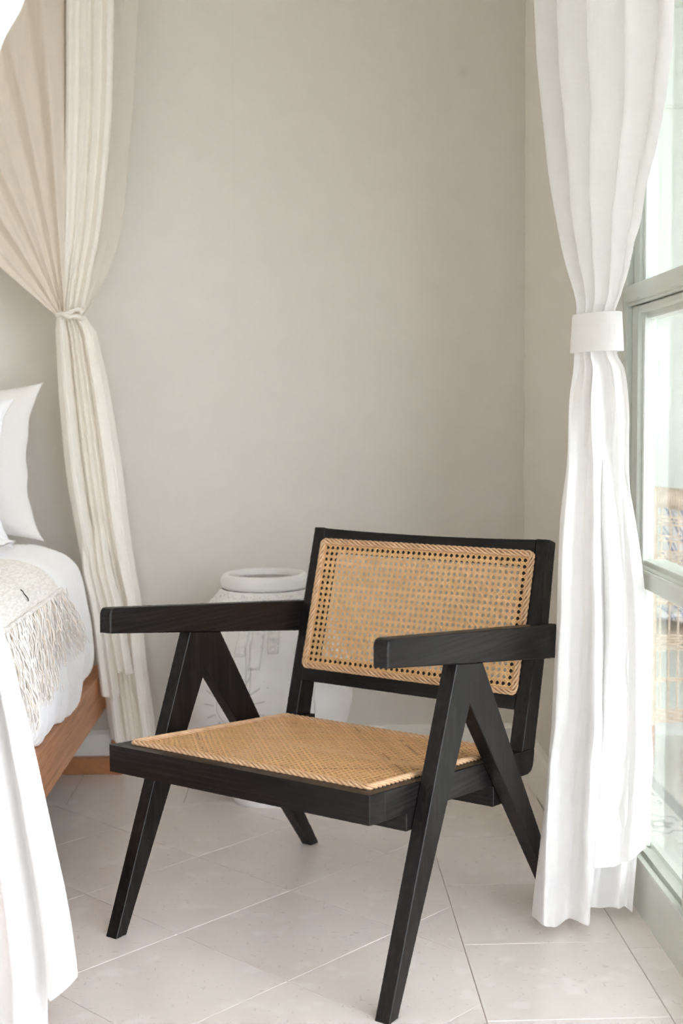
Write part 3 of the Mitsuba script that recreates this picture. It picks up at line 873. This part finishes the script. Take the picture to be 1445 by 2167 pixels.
# ---------------------------------------------------------------- the bed
BD = thing('bed', 'teak bed frame under the white bedding at the left', 'bed')
YF, YH = 1.62, 3.458
add('side_rail', bbox(-0.575, -0.533, YF, YH, 0.1975, 0.3075, 0.002), 'teak', BD)
add('side_rail', bbox(-2.16, -2.118, YF, YH, 0.1975, 0.3075, 0.002), 'teak', BD)
add('end_rail', bbox(-2.117, -0.576, YF, YF + .04, 0.1975, 0.3075, 0.002), 'teak', BD)
add('end_rail', bbox(-2.117, -0.576, YH - .04, YH, 0.1975, 0.3075, 0.002), 'teak', BD)
for x in (-2.165, -0.527):
    add('leg', bbox(x, x + .027, 3.460, 3.484, 0.0, 0.3075, 0.002), 'teak', BD)
    add('leg', bbox(x - .06, x - .01, YF - 0.05, YF - 0.001, 0.0, 0.3075, 0.002), 'teak', BD)
add('floor_stretcher', bbox(-2.137, -0.5275, 3.466, 3.484, 0.0008, 0.0475, 0.0015), 'teak', BD)
add('slat_base', bbox(-2.117, -0.5755, YF + .041, YH - .041, 0.262, 0.305), 'black_felt', BD)

MT = thing('mattress', 'mattress in a fitted white sheet on the teak bed frame', 'mattress')
pts = np.array([(-2.05, .300), (-2.09, .34), (-2.10, .45), (-2.10, .57), (-2.07, .625), (-2.0, .648), (-1.3, .653), (-.75, .652), (-.66, .6505), (-.608, .637), (-.572, .606), (-.556, .56), (-.547, .50), (-.538, .44), (-.534, .39), (-.541, .345), (-.560, .318), (-.60, .3085)])
arcl = np.concatenate([[0], np.cumsum(np.linalg.norm(np.diff(pts, axis=0), axis=1))])
px_, pz_ = PchipInterpolator(arcl, pts[:, 0]), PchipInterpolator(arcl, pts[:, 1])
Q_CORNER, Q_END = arcl[9], arcl[-1]


def bedding(q, y, off, wr, seed, fold=0.014):
    """A point on the bedding at the arc length q across the bed and at y along it, off metres above the mattress."""
    e = 1e-3
    x, z = px_(q), pz_(q)
    dx, dz = px_(q + e) - px_(q - e), pz_(q + e) - pz_(q - e)
    ln = np.hypot(dx, dz)
    nx, nz = -dz / ln, dx / ln
    down = np.clip((q - Q_CORNER) / (Q_END - Q_CORNER), 0, 1)
    d = off + (meshkit.fbm(np.stack([q * 5, y * 5, 0 * q + seed], -1), 4, seed) - 0.5) * wr
    d = d + fold * down * (meshkit.fbm(np.stack([y * 14 + q * 2.5, q * 2.5, 0 * q + seed], -1), 3, seed + 1) - 0.46) * 2 * np.clip((Q_END - q) / 0.05, 0.3, 1)
    return np.stack([x + nx * d, y + 0 * q, z + nz * d], -1)


qs = np.concatenate([np.linspace(0.0, Q_CORNER - 0.12, 60), np.linspace(Q_CORNER - 0.118, Q_END, 110)])


def cover(y0, y1, ny, off, wr, seed, fold=0.014, q0=0, yedge=None):
    Q, Yy = np.meshgrid(qs[qs >= q0], np.linspace(0, 1, ny))
    ya = np.full_like(Q, y0)
    yb = np.full_like(Q, y1) if yedge is None else yedge(Q)
    Y = ya + (yb - ya) * Yy
    return bedding(Q, Y, off, wr, seed, fold), Q, Y


Pm_, Q, Y = cover(1.66, 3.42, 240, 0.0, 0.010, 81, 0.022)
# pressed in by the drape that hangs at the head, and rounded there
k = np.clip((Y - 3.235) / 0.07, 0, 1)
Pm_[..., 0] -= 0.055 * (k * k * (3 - 2 * k)) * np.clip((Pm_[..., 0] + 1.0) / 0.35, 0, 1)
k = np.clip((Y - 3.36) / 0.06, 0, 1)
Pm_[..., 2] -= np.clip(Pm_[..., 2] - 0.33, 0, 1) * (1 - np.sqrt(np.clip(1 - k ** 2, 0, 1))) * 0.32
hd = np.stack([Pm_[-1], np.column_stack([Pm_[-1][:, 0], Pm_[-1][:, 1], np.full(Pm_.shape[1], 0.309)])])
add('fitted_sheet', joined(grid_mesh(Pm_), grid_mesh(hd), grid_mesh(np.stack([np.column_stack([Pm_[0][:, 0], Pm_[0][:, 1], np.full(Pm_.shape[1], 0.309)]), Pm_[0]]))), 'bed_cotton', MT, smooth=True)

Pd, Q, Y = cover(1.60, 2.98, 240, 0.0, 0.014, 91, 0.036, q0=0.25, yedge=lambda q: 2.985 - 0.02 * np.sin(q * 6) + 0.03 * np.clip((q - Q_CORNER) / 0.3, 0, 1))
edge = np.clip((3.0 - Y) / 0.02, 0, 1)
hemr = np.clip((Q_END - Q) / 0.02, 0, 1)
off = 0.012 * np.sqrt(np.clip(edge, 0.02, 1)) * np.sqrt(np.clip(hemr, 0.3, 1))
e = 1e-3
dx, dz = px_(Q + e) - px_(Q - e), pz_(Q + e) - pz_(Q - e)
ln = np.hypot(dx, dz)
Pd[..., 0] += -dz / ln * off
Pd[..., 2] += dx / ln * off
Pd[..., 2] = np.maximum(Pd[..., 2], 0.309)
zf_ = np.linspace(1, 0, 24)[:, None]
foot = np.stack([Pd[0][None, :, 0] + 0 * zf_, Pd[0][None, :, 1] - 0.03 * np.sin((1 - zf_) * 1.5) + 0.012 * np.sin(Pd[0][None, :, 0] * 23) * (1 - zf_), 0.312 + (Pd[0][None, :, 2] - 0.312) * zf_], -1)
tag(add('duvet', joined(grid_mesh(Pd), grid_mesh(foot[::-1])), 'bed_cotton', smooth=True), 'smooth white duvet over the bed, hanging down its side beneath the fringed throw', 'duvet')

TH_ = thing('throw_blanket', 'cream woven throw with long knotted fringe across the white duvet', 'throw')
Q_T = arcl[10] + 0.018
Qt, Yt = np.meshgrid(np.linspace(0.9, Q_T, 120), np.linspace(2.0, 2.875, 120))
Yt = Yt - 0.02 * np.sin(Qt * 8) * (Yt - 2.0)
Pth = bedding(Qt, Yt, 0.019, 0.014, 91, 0.0)
under = bedding(Qt[-1:], Yt[-1:], 0.006, 0.014, 91, 0.0)
under2 = bedding(Qt[:, -1:], Yt[:, -1:], 0.006, 0.014, 91, 0.0)
add('cloth', joined(grid_mesh(Pth), grid_mesh(np.concatenate([Pth[-1:], under], 0)), grid_mesh(np.concatenate([Pth[:, -1:], under2], 1))), 'throw_wool', TH_, smooth=True)
r = np.random.default_rng(12)
fr_m, fr_c, kn = [], [], []
for y in np.arange(2.02, 2.872, 0.0125):
    kp = bedding(np.array([Q_T + 0.002]), np.array([y]), 0.022, 0.014, 91, 0.0)[0]
    m = trimesh.creation.icosphere(1, 0.0060)
    m.apply_scale([1, 1.1, 0.9])
    m.apply_translation(kp)
    kn.append(m)
    sway = 0.03 * (meshkit.noise(np.array([y * 6, 0, 0]), 5) - 0.5)
    for s in range(8):
        L = r.uniform(0.12, 0.19) * (0.8 if y > 2.7 else 1)
        tt = np.linspace(0, 1, 13)
        ph = r.uniform(0, 6.28)
        yy = y + (r.uniform(-0.006, 0.006) + sway * tt + r.normal(0, 0.012) * tt ** 1.5 + 0.10 * tt * np.clip((y - 2.62) / 0.25, 0, 1)) + 0.0055 * np.sin(tt * r.uniform(9, 18) + ph) * tt
        qq = Q_T + 0.004 + L * tt
        oo = 0.020 + r.uniform(-0.004, 0.010) + 0.004 * np.sin(tt * 12 + ph)
        pp = bedding(np.minimum(qq, Q_END - 0.002), yy, 0.0, 0.014, 91, 0.036)
        e = 1e-3
        qx = np.minimum(qq, Q_END - 0.003)
        dx, dz = px_(qx + e) - px_(qx - e), pz_(qx + e) - pz_(qx - e)
        ln = np.hypot(dx, dz)
        pp[:, 0] += -dz / ln * oo
        pp[:, 2] += dx / ln * oo
        mm = tube(pp, 0.0016 * (1 - 0.35 * tt), 5)
        fr_m.append(mm)
        c = np.array([0.83, 0.79, 0.74]) * r.uniform(0.82, 1.08) * (np.array([1, .92, .84]) if r.random() < .15 else 1)
        fr_c.append(np.tile(c, (len(mm.vertices), 1)))
add('knots', joined(*kn), 'throw_wool', TH_, smooth=True)
labels[TH_ + '__knots'] = {'label': 'row of small knots along the edge', 'kind': 'stuff'}
add('fringe', joined(*fr_m), 'fringe_yarn', TH_, color=np.vstack(fr_c))
labels[TH_ + '__fringe'] = {'label': 'long loose fringe yarns', 'kind': 'stuff'}
p0 = bedding(np.full(6, 1.0) * np.linspace(Q_T - 0.038, Q_T - 0.016, 6), np.linspace(2.585, 2.572, 6), 0.022, 0.014, 91, 0.0)
p0[:, 1] += 0.003 * np.sin(np.arange(6) * 2.0)
add('dark_thread', tube(p0, 0.0011, 6), 'black_felt', TH_)
labels[TH_ + '__dark_thread'] = {'label': 'small dark stitch'}


def pillow(w, h, d, c, lean, yaw, seed, flange=0.012, pinch=0.045):
    """A plump pillow: w wide, h tall, standing and leaning back."""
    n = 72
    g = np.linspace(-1, 1, n)
    g = np.sign(g) * np.abs(g) ** 0.8
    Uu, Vv = np.meshgrid(g, g)
    out = []
    for side in (1, -1):
        x = Uu * (w / 2 - (pinch * (1 - np.abs(Vv) ** 2.6) ** 0.9 + 0.0022 * np.sin(Vv * 13 + seed) * (1 - Vv ** 2)) * np.abs(Uu))
        z = Vv * (h / 2 - pinch * 0.7 * (1 - Uu ** 2) ** 0.8 * np.abs(Vv))
        t = np.clip((1 - np.abs(Uu) ** 2.6), 0, 1) ** 0.62 * np.clip((1 - np.abs(Vv) ** 2.6), 0, 1) ** 0.62
        wr = (meshkit.fbm(np.stack([x * 9, z * 9, 0 * x + seed + side], -1), 4, seed) - 0.5)
        corner = np.clip(np.abs(Uu) + np.abs(Vv) - 1.1, 0, 1)
        y = side * (d / 2 * t + 0.0012) + side * wr * 0.06 * t + wr * 0.03 * corner * 0.6
        low = np.clip(-(Vv + 0.35) / 0.65, 0, 1)
        y = y + side * 0.017 * low * t * np.sin(z * 55 + x * 18 + 3 * wr)
        out.append(grid_mesh(np.stack([x, -y, z], -1)))
        if side == -1:
            out[-1].invert()
    m = joined(*out)
    m.merge_vertices(digits_vertex=7)
    m.apply_transform(trimesh.transformations.rotation_matrix(-lean, [1, 0, 0]))
    m.apply_transform(trimesh.transformations.rotation_matrix(yaw, [0, 0, 1]))
    m.apply_translation(c)
    return m


tag(add('pillow', pillow(0.66, 0.415, 0.13, (-0.998, 3.355, 0.868), 0.10, -0.03, 101), 'pillow_linen', smooth=True), 'pale linen pillow standing against the back wall, the rearmost one', 'pillow')
tag(add('pillow', pillow(0.64, 0.38, 0.12, (-1.035, 3.205, 0.845), 0.16, 0.03, 111), 'bed_cotton', smooth=True), 'white pillow at the left edge, standing in front of the linen pillow', 'pillow')
tag(add('pillow', pillow(0.40, 0.30, 0.05, (-0.893, 2.99, 0.683), -math.pi / 2 + 0.03, 0.05, 121, pinch=0.012), 'bed_cotton', smooth=True), 'small white cushion lying flat on the bed at the left edge', 'cushion')

# ---------------------------------------------------------------- the wicker armchair outside
WK = thing('wicker_chair', 'pale wicker armchair with open spokes on the terrace outside the glass', 'chair')
wx0, wx1, wy, wyb = 0.948, 1.57, 3.45, 3.98


def dip(x, k):
    return -k / 1.57 * 0.3 * np.sin(np.pi * np.clip((x - wx0) / (wx1 - wx0), 0, 1))


def woven(z0, z1, k, x0, x1, y, rows, r=0.0028, spacing=0.024, along='x'):
    """A woven band: rows of weavers passing in front of and behind the spokes."""
    out = []
    for row in range(rows):
        x = np.arange(x0, x1 + 1e-6, 0.006)
        z = z0 + (z1 - z0) * (row + 0.5) / rows + dip(x, k)
        d = 0.0035 * np.cos(np.pi * (x - x0) / spacing + np.pi * row)
        p = np.column_stack([x, y + d, z]) if along == 'x' else np.column_stack([y + d, x, z])
        out.append(tube(p, r, 5))
    return joined(*out)


levels = [(.679, .709, .14, 3), (.633, .657, .14, 2), (.545, .608, .05, 7), (.454, .474, .03, 3), (.3267, .373, .01, 6), (.239, .2512, 0, 2), (.1236, .1636, 0, 6)]
for z0, z1, k, rows in levels:
    add('woven_band', woven(z0, z1, k, wx0, wx1, wy, rows), 'wicker', WK, smooth=True)
for z0, z1, k, rows in levels[4:]:
    for x in (wx0 + 0.012, wx1 - 0.012):
        add('woven_band', woven(z0, z1, 0, wy + 0.01, wyb, x, rows, along='y'), 'wicker', WK, smooth=True)
for x in np.arange(wx0 + 0.040, wx1 - 0.02, 0.0245):
    add('spoke', tube(np.array([[x + 0.001 * math.sin(x * 90 + z * 9), wy, z] for z in np.linspace(0.13, 0.735 + float(dip(x, .14)), 12)]), 0.0024, 6), 'wicker', WK, smooth=True)
for x in (wx0 + 0.012, wx1 - 0.012):
    for y in (wy, wyb):
        hgt = 0.74 if y == wy else 0.46
        add('post', tube([[x, y, 0.12], [x, y, hgt]], 0.015, 12), 'wicker', WK, smooth=True)
        add('wrap', joined(*[tube(np.column_stack([x + 0.0163 * np.cos(a), y + 0.0163 * np.sin(a), z + 0 * a]), 0.0024, 4, closed=True) for z in np.arange(0.125, hgt, 0.0052)]), 'wicker', WK, smooth=True)
        labels[[k for k in scene if k.startswith(WK + '__wrap')][-1]] = {'kind': 'stuff'}
        zz_ = np.linspace(0.13, OZ + 0.0005, 8)
        add('leg', tube(np.column_stack([x + 0.003 * np.sin(zz_ * 20), np.full(8, y), zz_]), np.linspace(0.0135, 0.0105, 8), 10), 'red_wood', WK, smooth=True)
# the rolled top edge
x = np.linspace(wx0 - 0.005, wx1 + 0.005, 90)
add('top_roll', joined(tube(np.column_stack([x, np.full_like(x, wy), 0.757 + dip(x, .14)]), 0.026, 12), *[tube(np.column_stack([xx + 0.001 * np.cos(a), wy + 0.0275 * np.cos(a), 0.757 + float(dip(xx, .14)) + 0.0275 * np.sin(a)]), 0.0022, 4, closed=True) for xx in x[::1]]), 'wicker', WK, smooth=True)
add('seat_board', bbox(wx0 + .03, wx1 - .03, wy + 0.03, wyb - .02, 0.335, 0.362, 0.003), 'wicker', WK)
add('cross_rail', bbox(wx0 + .02, wx1 - .02, wyb - .03, wyb - .01, 0.259, 0.291, 0.002), 'red_wood', WK)
tag(add('seat_cushion', pillow(wx1 - wx0 - .10, wyb - wy - .09, 0.085, ((wx0 + wx1) / 2, (wy + wyb) / 2 + .01, 0.412), -math.pi / 2, 0, 131, pinch=0.008), 'striped_ticking', smooth=True), 'blue and white striped seat cushion in the wicker chair', 'cushion')
tag(add('back_cushion', pillow(0.44, 0.34, 0.10, (1.20, 3.60, 0.60), -0.25, 0.1, 141), 'striped_ticking', smooth=True), 'blue and white striped cushion leaning upright in the wicker chair', 'cushion')
